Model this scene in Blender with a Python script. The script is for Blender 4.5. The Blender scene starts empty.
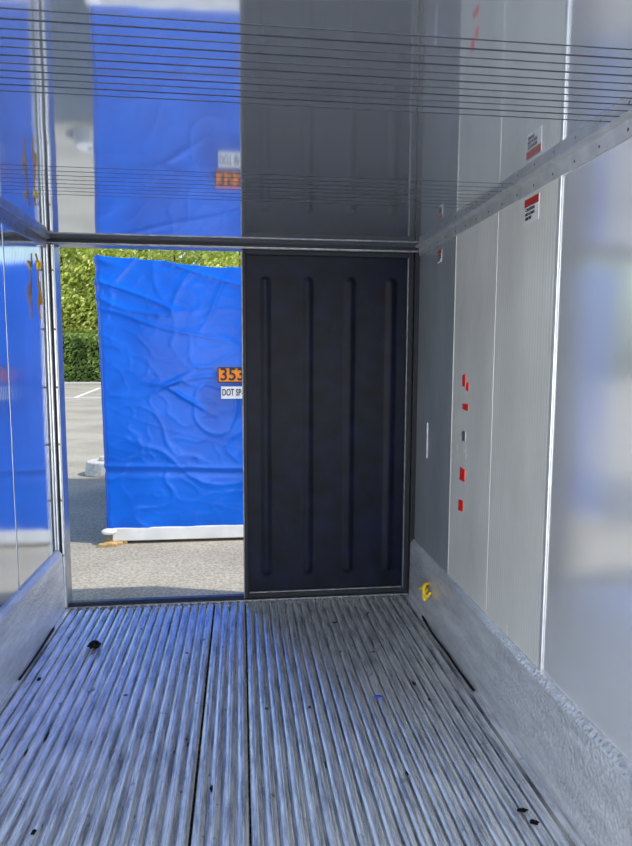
import bpy, bmesh, math, random
from mathutils import Vector, noise, Matrix
random.seed(7)
S=bpy.context.scene
COL=S.collection

# ---------------------------------------------------------------- materials
def new_mat(name):
    m=bpy.data.materials.new(name); m.use_nodes=True
    nt=m.node_tree; b=nt.nodes['Principled BSDF']
    return m,nt,b
def simple(name,col,rough=.5,metal=0.,spec=.5,nscale=30,namt=.12,bump=.0,bscale=60,coat=0):
    m,nt,b=new_mat(name)
    b.inputs['Roughness'].default_value=rough; b.inputs['Metallic'].default_value=metal
    b.inputs['Specular IOR Level'].default_value=spec
    b.inputs['Coat Weight'].default_value=coat
    tc=nt.nodes.new('ShaderNodeTexCoord')
    n=nt.nodes.new('ShaderNodeTexNoise'); n.inputs['Scale'].default_value=nscale; n.inputs['Detail'].default_value=6
    nt.links.new(tc.outputs['Object'],n.inputs['Vector'])
    r=nt.nodes.new('ShaderNodeValToRGB')
    r.color_ramp.elements[0].position=.3; r.color_ramp.elements[1].position=.7
    r.color_ramp.elements[0].color=(*[c*(1-namt) for c in col],1)
    r.color_ramp.elements[1].color=(*[min(1,c*(1+namt)) for c in col],1)
    nt.links.new(n.outputs['Fac'],r.inputs['Fac']); nt.links.new(r.outputs['Color'],b.inputs['Base Color'])
    if bump>0:
        n2=nt.nodes.new('ShaderNodeTexNoise'); n2.inputs['Scale'].default_value=bscale; n2.inputs['Detail'].default_value=4
        nt.links.new(tc.outputs['Object'],n2.inputs['Vector'])
        bp=nt.nodes.new('ShaderNodeBump'); bp.inputs['Strength'].default_value=bump; bp.inputs['Distance'].default_value=.01
        nt.links.new(n2.outputs['Fac'],bp.inputs['Height']); nt.links.new(bp.outputs['Normal'],b.inputs['Normal'])
    return m
def panel_mat(name,col,rough,metal,wave=0,wave_axis='Y',wscale=60,wstr=.1,blot=.12,lowbump=.02):
    """brushed sheet-metal / gel-coat panel with soft unevenness"""
    m,nt,b=new_mat(name)
    tc=nt.nodes.new('ShaderNodeTexCoord')
    mp=nt.nodes.new('ShaderNodeMapping'); mp.inputs['Scale'].default_value=(1,1,.35)
    nt.links.new(tc.outputs['Object'],mp.inputs['Vector'])
    n=nt.nodes.new('ShaderNodeTexNoise'); n.inputs['Scale'].default_value=3; n.inputs['Detail'].default_value=8; n.inputs['Roughness'].default_value=.6
    nt.links.new(mp.outputs['Vector'],n.inputs['Vector'])
    r=nt.nodes.new('ShaderNodeValToRGB')
    r.color_ramp.elements[0].position=.3; r.color_ramp.elements[1].position=.7
    r.color_ramp.elements[0].color=(*[c*(1-blot) for c in col],1)
    r.color_ramp.elements[1].color=(*[min(1,c*(1+blot)) for c in col],1)
    nt.links.new(n.outputs['Fac'],r.inputs['Fac']); nt.links.new(r.outputs['Color'],b.inputs['Base Color'])
    b.inputs['Metallic'].default_value=metal
    mr=nt.nodes.new('ShaderNodeMapRange'); mr.inputs['To Min'].default_value=rough*.75; mr.inputs['To Max'].default_value=rough*1.25
    nt.links.new(n.outputs['Fac'],mr.inputs['Value']); nt.links.new(mr.outputs['Result'],b.inputs['Roughness'])
    n2=nt.nodes.new('ShaderNodeTexNoise'); n2.inputs['Scale'].default_value=2.2; n2.inputs['Detail'].default_value=1
    nt.links.new(tc.outputs['Object'],n2.inputs['Vector'])
    bp=nt.nodes.new('ShaderNodeBump'); bp.inputs['Strength'].default_value=lowbump*5; bp.inputs['Distance'].default_value=.02
    nt.links.new(n2.outputs['Fac'],bp.inputs['Height'])
    last=bp
    if wave:
        w=nt.nodes.new('ShaderNodeTexWave'); w.bands_direction=wave_axis; w.inputs['Scale'].default_value=wscale
        w.inputs['Distortion'].default_value=0
        nt.links.new(tc.outputs['Object'],w.inputs['Vector'])
        b2=nt.nodes.new('ShaderNodeBump'); b2.inputs['Strength'].default_value=wstr; b2.inputs['Distance'].default_value=.002
        nt.links.new(w.outputs['Fac'],b2.inputs['Height']); nt.links.new(bp.outputs['Normal'],b2.inputs['Normal'])
        last=b2
    nt.links.new(last.outputs['Normal'],b.inputs['Normal'])
    return m

M_ceil=panel_mat('ceiling_sheet',(.70,.75,.82),.05,.80,lowbump=.010,blot=.04)
M_bead=simple('bead_dark',(.12,.13,.16),.35,.7)
M_wall_l=panel_mat('wall_sheet_left',(.70,.74,.80),.10,.90,wave=1,wscale=14,wstr=.12,lowbump=.03)
M_wall_corr=panel_mat('wall_sheet_ribbed',(.88,.87,.81),.26,.24,wave=1,wscale=14,wstr=.26,lowbump=.03,blot=.10)
M_wall_corner=panel_mat('wall_sheet_corner',(.50,.53,.56),.25,.45,wave=1,wscale=14,wstr=.25)
M_wall_smooth=panel_mat('wall_sheet_smooth',(.92,.92,.92),.15,.55,lowbump=.045,blot=.04)
M_alu=simple('aluminium_trim',(.70,.72,.74),.34,.6,nscale=20)
M_alu_dark=simple('weathered_aluminium',(.16,.17,.19),.42,.6,nscale=25,namt=.35)
M_jamb=simple('jamb_steel',(.36,.38,.42),.3,.7,nscale=15,namt=.2)
M_shell=simple('container_exterior',(.75,.75,.73),.5,nscale=4,namt=.05)
M_door=simple('dark_door_paint',(.0028,.0045,.015),.38,.0,spec=.10,nscale=9,namt=.6,bump=.14,bscale=7)
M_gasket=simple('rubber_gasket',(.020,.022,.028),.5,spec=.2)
M_black=simple('black_dirt',(.008,.008,.008),.8,spec=.1)
M_red=simple('red_tape',(.80,.02,.01),.45)
M_yellow=simple('yellow_strap',(.80,.55,.02),.5)
M_brown=simple('brown_cord',(.38,.20,.04),.7,spec=.2)
M_white=simple('label_white',(.80,.80,.80),.4,namt=.03)
M_labred=simple('label_red',(.45,.02,.02),.4,namt=.03)
M_orange=simple('placard_orange',(.95,.25,.01),.45,namt=.03)
M_ink=simple('ink_black',(.01,.01,.01),.5)
M_skirt=simple('crate_base_white',(.78,.77,.74),.55,nscale=6,namt=.1)
M_wood=simple('pine_block',(.50,.33,.14),.7,nscale=14,namt=.4)
M_conc=simple('concrete',(.60,.57,.50),.9,nscale=25,namt=.2,bump=.4)
M_paint=simple('road_paint',(.80,.80,.78),.8,nscale=8,namt=.15)
M_bark=simple('bark',(.16,.11,.07),.9,nscale=8,namt=.4,bump=.6)
M_blue_scrap=simple('blue_scrap',(.03,.06,.5),.5)

# kick plate : fine embossed aluminium
M_kick,nt,b=new_mat('kick_plate')
b.inputs['Metallic'].default_value=.5; b.inputs['Roughness'].default_value=.36
tc=nt.nodes.new('ShaderNodeTexCoord')
v=nt.nodes.new('ShaderNodeTexVoronoi'); v.inputs['Scale'].default_value=70
nt.links.new(tc.outputs['Object'],v.inputs['Vector'])
n=nt.nodes.new('ShaderNodeTexNoise'); n.inputs['Scale'].default_value=7; n.inputs['Detail'].default_value=10; n.inputs['Roughness'].default_value=.75
mp=nt.nodes.new('ShaderNodeMapping'); mp.inputs['Scale'].default_value=(1,.3,1.5)
nt.links.new(tc.outputs['Object'],mp.inputs['Vector']); nt.links.new(mp.outputs['Vector'],n.inputs['Vector'])
r=nt.nodes.new('ShaderNodeValToRGB'); r.color_ramp.elements[0].position=.35; r.color_ramp.elements[1].position=.62
r.color_ramp.elements[0].color=(.56,.58,.62,1); r.color_ramp.elements[1].color=(.93,.94,.96,1)
nt.links.new(n.outputs['Fac'],r.inputs['Fac']); nt.links.new(r.outputs['Color'],b.inputs['Base Color'])
bp=nt.nodes.new('ShaderNodeBump'); bp.inputs['Strength'].default_value=.9; bp.inputs['Distance'].default_value=.004
nt.links.new(v.outputs['Distance'],bp.inputs['Height']); nt.links.new(bp.outputs['Normal'],b.inputs['Normal'])

# T-bar floor
M_floor,nt,b=new_mat('t_bar_aluminium')
b.inputs['Metallic'].default_value=.68
tc=nt.nodes.new('ShaderNodeTexCoord')
mp=nt.nodes.new('ShaderNodeMapping'); mp.inputs['Scale'].default_value=(18,1.6,3)
nt.links.new(tc.outputs['Object'],mp.inputs['Vector'])
n=nt.nodes.new('ShaderNodeTexNoise'); n.inputs['Scale'].default_value=2.5; n.inputs['Detail'].default_value=10; n.inputs['Roughness'].default_value=.78
nt.links.new(mp.outputs['Vector'],n.inputs['Vector'])
r=nt.nodes.new('ShaderNodeValToRGB'); r.color_ramp.elements[0].position=.38; r.color_ramp.elements[1].position=.56
r.color_ramp.elements[0].color=(.36,.39,.45,1); r.color_ramp.elements[1].color=(.98,.99,1,1)
nt.links.new(n.outputs['Fac'],r.inputs['Fac'])
n3=nt.nodes.new('ShaderNodeTexNoise'); n3.inputs['Scale'].default_value=16; n3.inputs['Detail'].default_value=5
nt.links.new(tc.outputs['Object'],n3.inputs['Vector'])
r3=nt.nodes.new('ShaderNodeValToRGB'); r3.color_ramp.elements[0].position=.27; r3.color_ramp.elements[1].position=.34
r3.color_ramp.elements[0].color=(.2,.2,.2,1); r3.color_ramp.elements[1].color=(1,1,1,1)
nt.links.new(n3.outputs['Fac'],r3.inputs['Fac'])
mx=nt.nodes.new('ShaderNodeMix'); mx.data_type='RGBA'; mx.blend_type='MULTIPLY'; mx.inputs[0].default_value=.9
nt.links.new(r.outputs['Color'],mx.inputs[6]); nt.links.new(r3.outputs['Color'],mx.inputs[7])
nt.links.new(mx.outputs[2],b.inputs['Base Color'])
mr=nt.nodes.new('ShaderNodeMapRange'); mr.inputs['To Min'].default_value=.34; mr.inputs['To Max'].default_value=.15
nt.links.new(n.outputs['Fac'],mr.inputs['Value']); nt.links.new(mr.outputs['Result'],b.inputs['Roughness'])
bp=nt.nodes.new('ShaderNodeBump'); bp.inputs['Strength'].default_value=.3; bp.inputs['Distance'].default_value=.003
nt.links.new(n.outputs['Fac'],bp.inputs['Height']); nt.links.new(bp.outputs['Normal'],b.inputs['Normal'])

# tarp
M_tarp,nt,b=new_mat('blue_tarp')
b.inputs['Roughness'].default_value=.30
tc=nt.nodes.new('ShaderNodeTexCoord')
n=nt.nodes.new('ShaderNodeTexNoise'); n.inputs['Scale'].default_value=2.2; n.inputs['Detail'].default_value=7; n.inputs['Distortion'].default_value=.8
nt.links.new(tc.outputs['Object'],n.inputs['Vector'])
r=nt.nodes.new('ShaderNodeValToRGB'); r.color_ramp.elements[0].position=.3; r.color_ramp.elements[1].position=.7
r.color_ramp.elements[0].color=(.0003,.105,.60,1); r.color_ramp.elements[1].color=(.0006,.15,.78,1)
nt.links.new(n.outputs['Fac'],r.inputs['Fac']); nt.links.new(r.outputs['Color'],b.inputs['Base Color'])
b.inputs['Specular IOR Level'].default_value=.3
n2=nt.nodes.new('ShaderNodeTexNoise'); n2.noise_type='RIDGED_MULTIFRACTAL'; n2.inputs['Scale'].default_value=2.6; n2.inputs['Detail'].default_value=3; n2.inputs['Distortion'].default_value=.4
mp=nt.nodes.new('ShaderNodeMapping'); mp.inputs['Rotation'].default_value=(0,.5,0); mp.inputs['Scale'].default_value=(.7,1,2.2)
nt.links.new(tc.outputs['Object'],mp.inputs['Vector']); nt.links.new(mp.outputs['Vector'],n2.inputs['Vector'])
bp=nt.nodes.new('ShaderNodeBump'); bp.inputs['Strength'].default_value=.3; bp.inputs['Distance'].default_value=.011
nt.links.new(n2.outputs['Fac'],bp.inputs['Height']); nt.links.new(bp.outputs['Normal'],b.inputs['Normal'])

# asphalt
M_asph,nt,b=new_mat('asphalt')
b.inputs['Roughness'].default_value=.9
tc=nt.nodes.new('ShaderNodeTexCoord')
n=nt.nodes.new('ShaderNodeTexNoise'); n.inputs['Scale'].default_value=40; n.inputs['Detail'].default_value=8; n.inputs['Roughness'].default_value=.7
n2=nt.nodes.new('ShaderNodeTexNoise'); n2.inputs['Scale'].default_value=.8; n2.inputs['Detail'].default_value=6
for q in (n,n2): nt.links.new(tc.outputs['Object'],q.inputs['Vector'])
r=nt.nodes.new('ShaderNodeValToRGB'); r.color_ramp.elements[0].position=.35; r.color_ramp.elements[1].position=.65
r.color_ramp.elements[0].color=(.26,.235,.18,1); r.color_ramp.elements[1].color=(.56,.51,.40,1)
nt.links.new(n.outputs['Fac'],r.inputs['Fac'])
r2=nt.nodes.new('ShaderNodeValToRGB'); r2.color_ramp.elements[0].position=.35; r2.color_ramp.elements[1].position=.6
r2.color_ramp.elements[0].color=(.75,.75,.75,1); r2.color_ramp.elements[1].color=(1,1,1,1)
nt.links.new(n2.outputs['Fac'],r2.inputs['Fac'])
mx=nt.nodes.new('ShaderNodeMix'); mx.data_type='RGBA'; mx.blend_type='MULTIPLY'; mx.inputs[0].default_value=1
nt.links.new(r.outputs['Color'],mx.inputs[6]); nt.links.new(r2.outputs['Color'],mx.inputs[7]); nt.links.new(mx.outputs[2],b.inputs['Base Color'])
bp=nt.nodes.new('ShaderNodeBump'); bp.inputs['Strength'].default_value=.4; bp.inputs['Distance'].default_value=.01
nt.links.new(n.outputs['Fac'],bp.inputs['Height']); nt.links.new(bp.outputs['Normal'],b.inputs['Normal'])

def leaf_mat(name,c1,c2):
    m,nt,b=new_mat(name); b.inputs['Roughness'].default_value=.55
    tc=nt.nodes.new('ShaderNodeTexCoord'); n=nt.nodes.new('ShaderNodeTexNoise'); n.inputs['Scale'].default_value=1.6; n.inputs['Detail'].default_value=6
    nt.links.new(tc.outputs['Object'],n.inputs['Vector'])
    r=nt.nodes.new('ShaderNodeValToRGB'); r.color_ramp.elements[0].position=.35; r.color_ramp.elements[1].position=.65
    r.color_ramp.elements[0].color=(*c1,1); r.color_ramp.elements[1].color=(*c2,1)
    nt.links.new(n.outputs['Fac'],r.inputs['Fac']); nt.links.new(r.outputs['Color'],b.inputs['Base Color'])
    tr=nt.nodes.new('ShaderNodeBsdfTranslucent'); nt.links.new(r.outputs['Color'],tr.inputs['Color'])
    ms=nt.nodes.new('ShaderNodeMixShader'); ms.inputs[0].default_value=.4
    nt.links.new(b.outputs[0],ms.inputs[1]); nt.links.new(tr.outputs[0],ms.inputs[2])
    nt.links.new(ms.outputs[0],nt.nodes['Material Output'].inputs[0])
    return m
M_leaf=leaf_mat('tree_leaves',(.36,.46,.07),(.84,.86,.26))
M_leaf2=leaf_mat('hedge_leaves',(.14,.24,.05),(.40,.52,.14))

# ---------------------------------------------------------------- mesh helpers
def finish(me,name,mat,parent=None,smooth=False,bevel=0,loc=None):
    ob=bpy.data.objects.new(name,me); COL.objects.link(ob)
    if mat:
        for m in (mat if isinstance(mat,list) else [mat]): me.materials.append(m)
    if smooth:
        for p in me.polygons: p.use_smooth=True
    if bevel:
        bv=ob.modifiers.new('bevel','BEVEL'); bv.width=bevel; bv.segments=2; bv.limit_method='ANGLE'
    if parent: ob.parent=parent
    if loc: ob.location=loc
    return ob
def boxes(name,bl,mat,parent=None,bevel=0):
    """list of (x0,x1,y0,y1,z0,z1) joined in one mesh"""
    vs=[];fs=[]
    for x0,x1,y0,y1,z0,z1 in bl:
        i=len(vs)
        vs+=[(x0,y0,z0),(x1,y0,z0),(x1,y1,z0),(x0,y1,z0),(x0,y0,z1),(x1,y0,z1),(x1,y1,z1),(x0,y1,z1)]
        fs+=[(i,i+3,i+2,i+1),(i+4,i+5,i+6,i+7),(i,i+1,i+5,i+4),(i+1,i+2,i+6,i+5),(i+2,i+3,i+7,i+6),(i+3,i,i+4,i+7)]
    me=bpy.data.meshes.new(name); me.from_pydata(vs,[],fs); me.update()
    return finish(me,name,mat,parent,bevel=bevel)
def extrude_y(name,prof,y0,y1,mat,parent=None,closed=True):
    n=len(prof); vs=[(x,y0,z) for x,z in prof]+[(x,y1,z) for x,z in prof]
    fs=[(i,(i+1)%n,n+(i+1)%n,n+i) for i in range(n if closed else n-1)]
    if closed: fs+=[tuple(range(n))[::-1],tuple(range(n,2*n))]
    me=bpy.data.meshes.new(name); me.from_pydata(vs,[],fs); me.update()
    bm=bmesh.new(); bm.from_mesh(me); bmesh.ops.recalc_face_normals(bm,faces=bm.faces)
    bm.to_mesh(me); bm.free()
    return finish(me,name,mat,parent)
def tube(name,pts,rad,mat,parent=None):
    cu=bpy.data.curves.new(name,'CURVE'); cu.dimensions='3D'; cu.bevel_depth=rad; cu.bevel_resolution=3
    sp=cu.splines.new('NURBS'); sp.points.add(len(pts)-1); sp.use_endpoint_u=True; sp.order_u=3
    for p,q in zip(sp.points,pts): p.co=(*q,1)
    ob=bpy.data.objects.new(name,cu); COL.objects.link(ob); cu.materials.append(mat)
    if parent: ob.parent=parent
    return ob
def empty(name):
    e=bpy.data.objects.new(name,None); COL.objects.link(e); e.empty_display_size=.2; return e
def text(name,body,size,loc,rot,mat,parent=None,sx=1):
    cu=bpy.data.curves.new(name,'FONT'); cu.body=body; cu.size=size; cu.align_x='LEFT'; cu.align_y='CENTER'
    cu.extrude=.0008; cu.offset=size*.012
    ob=bpy.data.objects.new(name,cu); COL.objects.link(ob); ob.location=loc; ob.rotation_euler=rot; ob.scale=(sx,1,1)
    cu.materials.append(mat)
    if parent: ob.parent=parent
    return ob

# ---------------------------------------------------------------- container dims
XW=1.145; H=2.29; YE=4.0; YB=-1.6; G=-.12

# floor: T-bar profile with gently crowned, grooved flanges
P_=.05
half=P_/2-.0044
bars=[]
x0=-1.08
while x0<1.12:
    for i in range(6):
        c=x0+P_/2+i*P_
        if c<1.06: bars.append((c,i))
    x0+=.30
zb=-.034
prof=[(-XW,-.002),(-1.082,-.002),(-1.080,zb)]
for c,i in bars:
    lo=c-half; hi=c+half
    cc=(lo+hi)/2; h=(hi-lo)/2
    prof+= [(lo+.002,zb),(lo,-.010),(cc-h*.9,-.0065),(cc-h*.7,-.0035),(cc-h*.45,-.0010),
            (cc-h*.16,0),(cc-h*.07,-.0010),(cc+h*.07,-.0010),(cc+h*.16,0),
            (cc+h*.45,-.0010),(cc+h*.7,-.0035),(cc+h*.9,-.0065),(hi,-.010),(hi-.002,zb)]
prof+=[(1.075,zb),(1.077,-.002),(XW,-.002)]
vs=[];fs=[]
n=len(prof)
for y in (YB,YE): vs+=[(a,y,z) for a,z in prof]
fs=[(i,i+1,n+i+1,n+i) for i in range(n-1)]
me=bpy.data.meshes.new('floor'); me.from_pydata(vs,[],fs); me.update()
floor=finish(me,'floor',M_floor)
boxes('floor_base',[(-XW-.08,XW+.08,YB,YE+.12,G+.0,zb-.004)],M_alu_dark,floor)
pf=[]
for s in (-.18,):
    y=YB
    while y<YE-.05:
        pf.append((s-.0046,s+.0046,y,y+.026,zb,-.010)); y+=.045
y=YB
while y<YE-.05:
    pf.append((.02-.003,.02+.003,y,y+.014,zb,-.011)); y+=.045
boxes('seam_clips',pf,M_black,floor)
pf=[(-1.08+.012+i*.028,-1.08+.026+i*.028,3.965,3.985,-.008,.0006) for i in range(77)]
boxes('threshold_perforations',pf,M_alu_dark,floor)

# ceiling
ceil=boxes('ceiling',[(-XW-.08,XW+.08,YB,YE+.12,H,H+.10)],[M_ceil])
vs=[];fs=[]
def bead(y,w,h):
    i=len(vs); P=[(-w,0),(-w*.6,-h*.8),(0,-h),(w*.6,-h*.8),(w,0)]
    for X in (-XW+.004,XW-.004):
        for a,z in P: vs.append((X,y+a,H+z))
    for j in range(4): fs.append((i+j,i+j+1,i+5+j+1,i+5+j))
for i in range(11): bead(1.43+i*.042,.004 if i%2 else .0028,.0012)
for i in range(8): bead(2.53+i*.06,.003,.0008)
me=bpy.data.meshes.new('ceiling_beads'); me.from_pydata(vs,[],fs); me.update()
finish(me,'ceiling_beads',M_bead,ceil)

# walls
wr=boxes('wall_right',[(XW,XW+.08,YB,YE,-.05,H)],M_wall_smooth)
wl=boxes('wall_left',[(-XW-.08,-XW,YB,YE,-.05,H)],M_wall_l)
boxes('shell_side',[(XW+.08,XW+.10,YB,YE+.12,G,H+.10)],M_shell,wr)
boxes('shell_side',[(-XW-.10,-XW-.08,YB,YE+.12,G,H+.10)],M_shell,wl)
boxes('roof_skin',[(-XW-.10,XW+.10,YB,YE+.12,H+.10,H+.13)],M_shell,ceil)
t=.004
boxes('panel_corner',[(XW-t,XW,3.30,YE-.02,.37,H-.05)],M_wall_corner,wr,bevel=.002)
boxes('panel_ribbed',[(XW-t,XW,2.753,3.297,.37,H-.05)],M_wall_corr,wr,bevel=.002)
boxes('panel_ribbed_b',[(XW-t,XW,2.203,2.747,.37,H-.05)],M_wall_corr,wr,bevel=.002)
boxes('panel_seams',[(XW-.007,XW,2.192,2.210,.37,H-.05),(XW-.004,XW,.54,.56,.37,H-.05)],M_alu,wr,bevel=.002)
boxes('panel_joint_battens',[(XW-.005,XW,3.293,3.303,.37,H-.05),(XW-.0048,XW,2.745,2.755,.37,H-.05)],M_wall_corr,wr,bevel=.0008)
boxes('panel_seams_left',[(-XW,-XW+.0012,yy-.006,yy+.006,.37,H-.05) for yy in(.55,1.65,2.75,3.30)],M_jamb,wl)
extrude_y('baseboard_right',[(XW,.0),(XW-.035,.0),(XW-.030,.36),(XW-.012,.385),(XW,.385)],YB,YE-.02,M_kick)
extrude_y('baseboard_left',[(-XW,.0),(-XW+.035,.0),(-XW+.030,.36),(-XW+.012,.385),(-XW,.385)],YB,YE-.02,M_kick)
def riv(name,xs,sgn):
    t=extrude_y(name,[(xs,H),(xs-sgn*.035,H),(xs-sgn*.035,H-.006),(xs-sgn*.012,H-.012),(xs-sgn*.008,H-.06),(xs,H-.062)],YB,YE-.02,M_alu if sgn>0 else M_jamb)
    bm=bmesh.new()
    y=YB+.1
    while y<YE-.1:
        mt=Matrix.Translation((xs-sgn*.009,y,H-.038))@Matrix.Diagonal((.4,1,1,1))
        bmesh.ops.create_icosphere(bm,subdivisions=2,radius=.006,matrix=mt); y+=.15
    me=bpy.data.meshes.new('rivets'); bm.to_mesh(me); bm.free()
    finish(me,'rivets',M_alu_dark,t,smooth=True)
riv('trim_1',XW,1); riv('trim_2',-XW,-1)

# door frame (end ring)
fr=boxes('door_frame',[(-XW-.08,XW+.08,YE,YE+.12,2.255,H),      # header
      (-XW-.08,-1.10,YE,YE+.12,0,2.255),(1.115,XW+.08,YE,YE+.12,0,2.255)],M_jamb,bevel=.004)
boxes('header_lip',[(-XW,XW,YE-.014,YE,2.257,2.265)],M_alu_dark,fr)
boxes('header_dark_strip',[(-XW,XW,YE-.006,YE,2.265,H-.001)],M_gasket,fr)  # dark strip between header lip and ceiling
boxes('jamb_ribs_left',[(-XW+.002,-XW+.012,YE-.018,YE,0.01,2.25),(-XW+.030,-XW+.040,YE-.012,YE,0.01,2.25)],M_alu,fr,bevel=.002)
boxes('jamb_dark_strip_left',[(-XW+.014,-XW+.026,YE-.004,YE,0.01,2.25)],M_gasket,fr)
boxes('jamb_cover_right',[(1.112,XW-.001,YE-.018,YE-.0,0.01,2.25)],M_gasket,fr)
boxes('threshold',[(-XW,XW,YE,YE+.12,-.05,.006)],M_alu_dark,fr,bevel=.003)
boxes('threshold_lip',[(-XW+.04,.02,YE+.02,YE+.05,.006,.018)],M_gasket,fr)

# closed door leaf with four pressed vertical ribs
def door_leaf(name,x0,x1,z0,z1,y,ribs,ribz):
    nx,nz=150,120
    vs=[];fs=[]
    def hgt(X,Z):
        h=0
        for rx in ribs:
            zc=min(max(Z,ribz[0]),ribz[1]); d=math.hypot(X-rx,Z-zc)
            s=1-min(1,max(0,(d-.002)/.040)); h=max(h,s*s*(3-2*s)*.0075)
        return h
    zl=[z0+(z1-z0)*j/nz for j in range(nz+1)]
    zl=sorted(set(zl+[ribz[0]-.04+i*.01 for i in range(9)]+[ribz[1]-.04+i*.01 for i in range(9)]))
    for Z in zl:
        for i in range(nx+1):
            X=x0+(x1-x0)*i/nx; vs.append((X,y-hgt(X,Z),Z))
    for j in range(len(zl)-1):
        for i in range(nx):
            a=j*(nx+1)+i; fs.append((a,a+1,a+nx+2,a+nx+1))
    me=bpy.data.meshes.new(name); me.from_pydata(vs,[],fs); me.update()
    return finish(me,name,M_door,smooth=True)
d1=door_leaf('door_1',.012,1.112,.012,2.253,YE+.03,[.16,.43,.70,.97],(.19,2.06))
boxes('leaf_core',[(.012,1.112,YE+.032,YE+.115,.012,2.253)],M_shell,d1)
boxes('gasket_frame',[(.012,.040,YE+.008,YE+.031,.012,2.253),(1.078,1.112,YE+.008,YE+.031,.012,2.253),
      (.04,1.078,YE+.008,YE+.031,2.222,2.253),(.04,1.078,YE+.008,YE+.031,.012,.042)],M_gasket,d1,bevel=.005)
boxes('edge_strip',[(1.070,1.077,YE+.004,YE+.03,.045,2.22),(.045,1.07,YE+.012,YE+.03,.045,.053),(.010,.018,YE+.002,YE+.03,.012,2.25)],M_alu_dark,d1,bevel=.002)
d2=boxes('door_2',[(-1.36,-1.28,YE-1.02,YE+.08,.012,2.253)],M_shell,bevel=.006)
boxes('inner_skin',[(-1.366,-1.36,YE-.98,YE+.04,.05,2.21)],M_door,d2)
boxes('hinges',[(-1.28,-1.245,YE+.02,YE+.07,z,z+.14) for z in(.2,.85,1.5,2.05)],M_alu_dark,d2)

bm=bmesh.new()
for z in (.35,.7,1.05,1.4,1.75,2.1):
    bmesh.ops.create_icosphere(bm,subdivisions=2,radius=.007,matrix=Matrix.Translation((-XW+.035,YE-.013,z)))
me=bpy.data.meshes.new('jamb_bolts'); bm.to_mesh(me); bm.free(); finish(me,'jamb_bolts',M_brown,fr,smooth=True)

# ---------------------------------------------------------------- wall details
XR=XW-t
def wall_label(y,z,wy,hz):
    e=boxes('warning_label',[(XR-.002,XR,y-wy/2,y+wy/2,z-hz/2,z+hz/2)],M_white)
    boxes('label_header',[(XR-.003,XR-.002,y-wy/2,y+wy/2,z+hz*.18,z+hz/2)],M_labred,e)
    R=(math.pi/2,0,-math.pi/2)
    for i,s in enumerate(('CAUTION','NO LOAD','ABOVE')):
        text('label_text',s,hz*.18,(XR-.0032,y+wy*.42,z+hz*(.05-.18*i)),R,M_ink,e)
wall_label(2.42,2.165,.12,.095)
wall_label(3.57,2.165,.07,.07)
for z,y,w,h in((1.475,3.12,.035,.06),(1.445,3.07,.03,.04),(1.335,3.09,.075,.036),(.985,3.11,.07,.058),(.82,3.12,.065,.058)):
    me=bpy.data.meshes.new('red_tape')
    j=lambda s: random.uniform(-s,s)
    o=[(XR,y-w/2,z-h/2+j(.008)),(XR,y+w/2,z-h/2+j(.008)),(XR,y+w/2+j(.008),z+h/2+j(.008)),(XR,y-w/2,z+h/2)]
    q=[(XR-.003+j(.001),b_,c_) for a_,b_,c_ in o]
    me.from_pydata(o+q,[],[(0,1,2,3),(4,7,6,5),(0,4,5,1),(1,5,6,2),(2,6,7,3),(3,7,4,0)]); me.update()
    finish(me,'red_tape',M_red)
boxes('grey_sticker',[(XR-.002,XR,3.08,3.13,1.16,1.21)],M_jamb)
boxes('wall_hook_plate',[(XR-.004,XR,3.737,3.745,.97,1.19)],M_jamb)
ys=empty('yellow_strap')
xk=XW-.038
tube('loop',[(xk,3.55,.24),(xk-.03,3.52,.25),(xk-.045,3.5,.21),(xk-.03,3.48,.17),(xk,3.5,.20)],.010,M_yellow,ys)
tube('tail',[(xk-.01,3.53,.21),(xk-.04,3.5,.20),(xk-.05,3.47,.18),(xk-.04,3.46,.17)],.009,M_yellow,ys)
tube('tail_b',[(xk-.01,3.53,.22),(xk-.02,3.60,.20),(xk-.03,3.62,.18)],.008,M_yellow,ys)
bc=empty('hanging_cord')
xl=-XW+.012
tube('cord',[(xl,3.76,2.16),(xl+.01,3.78,2.10),(xl+.005,3.75,2.04),(xl+.015,3.78,1.97),(xl+.006,3.74,1.90),(xl+.012,3.76,1.80)],.005,M_brown,bc)
tube('knot',[(xl+.01,3.73,2.11),(xl+.02,3.76,2.12),(xl+.015,3.79,2.09),(xl+.005,3.75,2.07),(xl+.015,3.74,2.11)],.007,M_yellow,bc)
tube('tail',[(xl+.01,3.76,2.00),(xl+.025,3.74,1.94),(xl+.015,3.77,1.88)],.008,M_brown,bc)

# floor debris
def clod(name,x,y,r,mat,sx=1,sy=1,sz=.5):
    bm=bmesh.new(); bmesh.ops.create_icosphere(bm,subdivisions=3,radius=r)
    for v_ in bm.verts:
        k=1+.9*noise.noise(v_.co*(2.2/r)+Vector((x*9,y*7,0)))
        v_.co=Vector((v_.co.x*k*sx,v_.co.y*k*sy,v_.co.z*k*sz))
    zmin=min(v_.co.z for v_ in bm.verts)
    me=bpy.data.meshes.new(name); bm.to_mesh(me); bm.free()
    return finish(me,name,mat,loc=(x,y,-zmin-.001),smooth=True)
clod('dirt_clod',-.807,3.42,.032,M_black)
for x,y,r,sx,sy in((.97,1.96,.010,1.6,1),(.985,1.90,.008,1.6,1.4),(-.82,2.6,.006,.7,6),(-.87,2.5,.005,.7,5),(-.70,2.05,.007,1,1.6),
     (-1.0,3.1,.008,1,2),(.55,3.6,.008,2,1),(.3,2.7,.005,1,2),(.83,2.85,.006,1,3),(.86,2.7,.005,1,2),(-.3,3.3,.006,1,1.5),(.62,2.2,.005,1,2),(-.12,2.2,.005,1,3),(.7,3.2,.005,2,1),(-.55,2.9,.005,2,1)):
    clod('dirt_crumb',x,y,r,M_black,sx,sy,.25)
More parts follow.
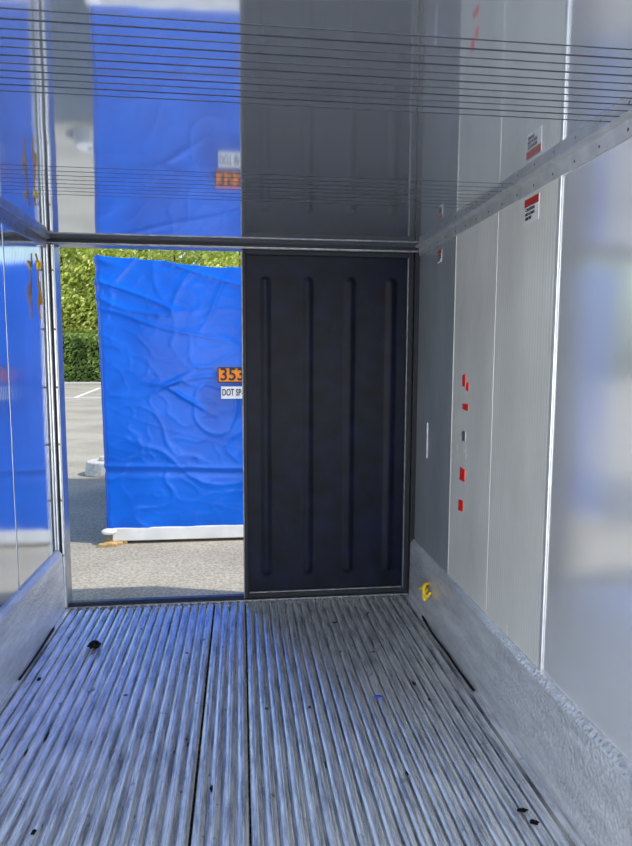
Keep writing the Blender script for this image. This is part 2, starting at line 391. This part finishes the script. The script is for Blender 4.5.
clod('blue_plastic_scrap',.63,2.75,.010,M_blue_scrap,2.2,.8,.3)
tube('rubber_strip',[(1.10,3.62,.004),(1.085,3.40,.004),(1.095,3.15,.004),(1.09,2.95,.004),(1.095,2.75,.004)],.006,M_black)
tube('rubber_strip_b',[(-1.10,3.7,.004),(-1.09,3.4,.004),(-1.095,3.1,.004)],.005,M_black)

# ---------------------------------------------------------------- tarp-covered crate
cr=empty('tarp_covered_crate')
CX0,CX1,CY0,CY1=-1.265,1.22,5.80,8.55
boxes('crate_body',[(CX0+.10,CX1-.06,CY0+.07,CY1-.07,-.02,2.30)],M_skirt,cr)
boxes('base_skirt',[(CX0+.09,CX1,CY0-.005,CY0+.03,-.092,.03),(CX0+.09,CX0+.12,CY0+.03,CY1,-.092,.03),(CX1-.03,CX1,CY0+.03,CY1,-.092,.03),(CX0+.12,CX1-.03,CY1-.03,CY1,-.092,.03)],M_skirt,cr,bevel=.008)
tb=[]
for i,xx in enumerate((CX0-.02,CX0+.02,CX0+.06)):
    tb.append((xx,xx+.16,CY0-.09+i*.045,CY0-.05+i*.045,G,-.092))
tb+=[(CX0+.0,CX0+.2,CY0+.06,CY0+.14,G,-.092),(CX1-.16,CX1+.02,CY0-.06,CY0+.1,G,-.092),(CX0,CX0+.14,CY1-.1,CY1+.05,G,-.092),(CX1-.14,CX1,CY1-.1,CY1+.05,G,-.092)]
boxes('timber_blocks',tb,M_wood,cr,bevel=.003)
bm=bmesh.new(); bmesh.ops.create_uvsphere(bm,u_segments=16,v_segments=8,radius=.05,matrix=Matrix.Translation((CX0+.06,CY0+.0,.0))@Matrix.Diagonal((1.4,1,.6,1)))
me=bpy.data.meshes.new('corner_cap'); bm.to_mesh(me); bm.free(); finish(me,'corner_cap',M_skirt,cr,smooth=True)
def ridg(p): return 1-abs(noise.noise(p))*2.2
def wrinkle(X,Y,Z):
    u=X+Y*.9
    h=.004*noise.noise(Vector((u*1.1,3.3,Z*1.2)))
    w1=max(0,ridg(Vector((u*1.1+Z*.8,Z*1.4-u*.7,1.7))))**11
    w2=max(0,ridg(Vector((u*2.2-Z*1.6,Z*1.6,7.7))))**10
    w3=max(0,ridg(Vector((u*.7,Z*4.4+u*1.3,4.1))))**9
    w5=max(0,ridg(Vector((u*2.0+Z*2.2,Z*2.0-u*1.5,31.))))**11
    w4=max(0,ridg(Vector((u*5,Z*6,9.1))))**7
    top=min(1,max(0,(Z-1.6)/.7))
    m=max(0,.35+1.1*noise.noise(Vector((u*.9,Z*.9,20))))
    h+=.012*w1*m+.010*w2*(.15*m+top)+.017*w3*(.08+top)+.009*w5*m+.0022*w4
    h+=.010*math.exp(-((Z-.58-.02*math.sin(u*2))/.018)**2)-.008*math.exp(-((Z-.54-.02*math.sin(u*2))/.03)**2)
    for (ux,uz,sl) in ((4.60,1.36,.5),(4.72,1.22,-.6)):
        d=(Z-uz)-sl*(u-ux); l=(u-ux)
        h+=.012*math.exp(-(d/.018)**2)*math.exp(-(l/.16)**2)
    bot=max(0,(.25-Z)/.25)
    h+=bot*.006*math.sin(u*15+3*noise.noise(Vector((u*2,0,0))))
    return min(h,.034)
bm=bmesh.new(); bmesh.ops.create_cube(bm,size=2)
bmesh.ops.subdivide_edges(bm,edges=bm.edges[:],cuts=170,use_grid_fill=True)
bot=[f for f in bm.faces if all(v_.co.z<-.999 for v_ in f.verts)]
bmesh.ops.delete(bm,geom=bot,context='FACES')
mx_,my_=(CX0+CX1)/2,(CY0+CY1)/2; hx,hy=(CX1-CX0)/2,(CY1-CY0)/2
for v_ in bm.verts:
    a,b_,c=v_.co
    X=mx_+a*hx; Y=my_+b_*hy
    zt=2.465-.07*min(1,max(0,(X-CX0)/1.1))+.008*math.sin(X*5)
    zb_=.005+.006*math.sin(X*3+Y*5)+.003*math.sin(X*19)
    f=(c+1)/2
    Z=zb_+(zt-zb_)*f
    nrm=Vector((a if abs(a)>.98 else 0,b_ if abs(b_)>.98 else 0,c if c>.98 else 0))
    if nrm.length>0: nrm.normalize()
    w=wrinkle(X,Y,Z)
    p=Vector((X,Y,Z))+nrm*(w-.004)
    e=[max(0,(abs(q)-.97)/.03) for q in (a,b_)]
    if e[0]>0 and e[1]>0: p.x-=math.copysign(.02*e[1]*e[0],a); p.y-=math.copysign(.02*e[0]*e[1],b_)
    if a<0: p.x+=.03*(-a)*(1-f)
    v_.co=p
me=bpy.data.meshes.new('tarp'); bm.to_mesh(me); bm.free()
finish(me,'tarp',M_tarp,cr,smooth=True)
RX=(math.pi/2,0,0); yp=CY0-.04
boxes('placard',[(-.205,.145,yp,CY0,1.36,1.50)],M_orange,cr)
boxes('placard_border',[(-.205,.145,yp-.002,yp,1.36,1.370),(-.205,.145,yp-.002,yp,1.49,1.50),(-.205,-.195,yp-.002,yp,1.37,1.49),(.135,.145,yp-.002,yp,1.37,1.49)],M_ink,cr)
text('placard_number','3536',.155,(-.187,yp-.002,1.43),RX,M_ink,cr,sx=.98)
boxes('permit_label',[(-.175,.175,yp,CY0,1.215,1.325)],M_white,cr)
text('permit_text','DOT SP-20549',.085,(-.168,yp-.002,1.27),RX,M_ink,cr,sx=.60)

# ---------------------------------------------------------------- outdoors
boxes('ground',[(-60,60,-30,80,G-.3,G)],M_asph)
pl=empty('parking_lines')
def line(xa,ya,xb,yb,w=.12):
    d=Vector((xb-xa,yb-ya,0)).normalized(); p=Vector((-d.y,d.x,0))*w/2
    A=Vector((xa,ya,G)); B=Vector((xb,yb,G)); up=Vector((0,0,.006))
    v8=[A-p,A+p,B+p,B-p]; v8+= [q+up for q in v8]
    me=bpy.data.meshes.new('stripe'); me.from_pydata([tuple(q) for q in v8],[],[(3,2,1,0),(4,5,6,7),(0,1,5,4),(1,2,6,5),(2,3,7,6),(3,0,4,7)]); me.update()
    finish(me,'stripe',M_paint,pl)
for k in range(-4,5): line(-7.05+k*2.7,28,-7.95+k*2.7,37,.16)
line(-25,27.5,12,27.8,.16)
bm=bmesh.new()
bmesh.ops.create_cone(bm,cap_ends=True,segments=48,radius1=.30,radius2=.27,depth=.2,matrix=Matrix.Translation((-1.98,9.45,G+.1)))
bmesh.ops.create_cone(bm,cap_ends=True,segments=32,radius1=.10,radius2=.09,depth=.06,matrix=Matrix.Translation((-1.98,9.45,G+.23)))
me=bpy.data.meshes.new('concrete_post_base'); bm.to_mesh(me); bm.free()
finish(me,'concrete_post_base',M_conc,bevel=.02)
boxes('curb',[(-45,40,41.0,41.3,G,G+.18)],M_conc,bevel=.03)

def leaves(n,fn,size):
    vs=[];fs=[]
    for _ in range(n):
        p=fn(); 
        d=Vector((random.gauss(0,1),random.gauss(0,1),random.gauss(0,1))).normalized()
        e=d.orthogonal().normalized(); g=d.cross(e)
        s=size*random.uniform(.6,1.3); i=len(vs)
        vs+= [tuple(p+e*s*.5),tuple(p+g*s*.22),tuple(p-e*s*.5),tuple(p-g*s*.22)]
        fs.append((i,i+1,i+2,i+3))
    return vs,fs
def tree(x,y,h,r,nl=11000,low=.30):
    root=empty('broadleaf_tree')
    bm=bmesh.new(); me=bpy.data.meshes.new('trunk')
    def seg(a,b_,ra,rb):
        d=(b_-a); q=d.to_track_quat('Z','Y').to_matrix().to_4x4()
        bmesh.ops.create_cone(bm,cap_ends=True,segments=10,radius1=ra,radius2=rb,depth=d.length,matrix=Matrix.Translation((a+b_)/2)@q)
    base=Vector((x,y,G)); mid=Vector((x+.2,y,G+h*low)); seg(base,mid,.28,.2)
    cl=[]
    for i in range(7):
        an=i*math.tau/7+random.random(); q=mid+Vector((math.cos(an)*r*.55,math.sin(an)*r*.55,h*random.uniform(.05,.3)))
        seg(mid,q,.12,.05); cl.append(q)
    seg(mid,mid+Vector((0,0,h*.45)),.18,.06)
    bm.to_mesh(me); bm.free(); finish(me,'trunk',M_bark,root)
    cs=[(q+Vector((0,0,.1)),r*.5) for q in cl]+[(mid+Vector((random.uniform(-1,1)*r*.6,random.uniform(-1,1)*r*.4,h*random.uniform(-.08,.6))),r*random.uniform(.35,.55)) for _ in range(16)]
    def fn():
        c,rr=random.choice(cs)
        while True:
            d=Vector((random.gauss(0,1),random.gauss(0,1),random.gauss(0,1))).normalized()*rr*random.uniform(.6,1.0)
            d.z*=.85
            if (c+d).z>G+.1: return c+d
    vs,fs=leaves(nl,fn,.42)
    me=bpy.data.meshes.new('canopy'); me.from_pydata(vs,[],fs); me.update(); finish(me,'canopy',M_leaf,root)
for i in range(9):
    tree(-27+i*4.4+random.uniform(-.6,.6),49.5+random.uniform(-.4,1),random.uniform(12.5,14.5),random.uniform(3.8,4.3),13000,.27)
for i in range(9):
    tree(-31+i*4.8+random.uniform(-.6,.6),59+random.uniform(-1,1),random.uniform(13,15),random.uniform(4.6,5.2),11000,.18)
hd=empty('hedge')
def fh():
    X=random.uniform(-34,22); t_=random.random()
    top=3.1+.3*noise.noise(Vector((X*.5,0,0)))
    if t_<.65: return Vector((X,42.2+.25*noise.noise(Vector((X,0,5)))+random.uniform(0,.3),G+random.random()*top))
    return Vector((X,42.2+random.random()*1.6,G+top+random.uniform(-.25,.15)))
vs,fs=leaves(34000,fh,.30)
me=bpy.data.meshes.new('foliage'); me.from_pydata(vs,[],fs); me.update(); finish(me,'foliage',M_leaf2,hd)
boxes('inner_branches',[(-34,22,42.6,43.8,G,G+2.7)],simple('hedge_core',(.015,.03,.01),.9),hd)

# ---------------------------------------------------------------- light
sd=Vector((.58,-.17,.78)).normalized()
L=bpy.data.lights.new('sun','SUN'); L.energy=3.7; L.angle=.009; L.color=(1,.95,.86)
so=bpy.data.objects.new('sun',L); COL.objects.link(so); so.rotation_euler=sd.to_track_quat('Z','Y').to_euler(); so.location=(5,-1,12)
A=bpy.data.lights.new('rear_fill_light','AREA'); A.shape='RECTANGLE'; A.size=2.1; A.size_y=2.1; A.energy=76; A.color=(1,.99,.98)  # added fill light behind the camera, brightens the interior
ao=bpy.data.objects.new('rear_fill_light',A); COL.objects.link(ao); ao.location=(0,YB+.02,1.15); ao.rotation_euler=(math.radians(90),0,0)
w=bpy.data.worlds.new('World'); S.world=w; w.use_nodes=True
nt=w.node_tree; bg=nt.nodes['Background']
sky=nt.nodes.new('ShaderNodeTexSky')
sky.sky_type='NISHITA'; sky.sun_disc=False; sky.sun_elevation=math.radians(53); sky.sun_rotation=math.atan2(sd.x,sd.y)
nt.links.new(sky.outputs[0],bg.inputs[0]); bg.inputs[1].default_value=.28

S.view_settings.view_transform='Standard'
S.view_settings.exposure=0

cam=bpy.data.cameras.new('camera'); co=bpy.data.objects.new('camera',cam); COL.objects.link(co)
cam.sensor_fit='HORIZONTAL'; cam.sensor_width=36; cam.lens=35.8; cam.clip_start=.05; cam.clip_end=300
R=Matrix.Rotation(math.radians(-6.85),4,'Z')@Matrix.Rotation(math.radians(90-5.85),4,'X')@Matrix.Rotation(math.radians(.2),4,'Z')
co.matrix_world=Matrix.Translation((0,0,1.58))@R
S.camera=co
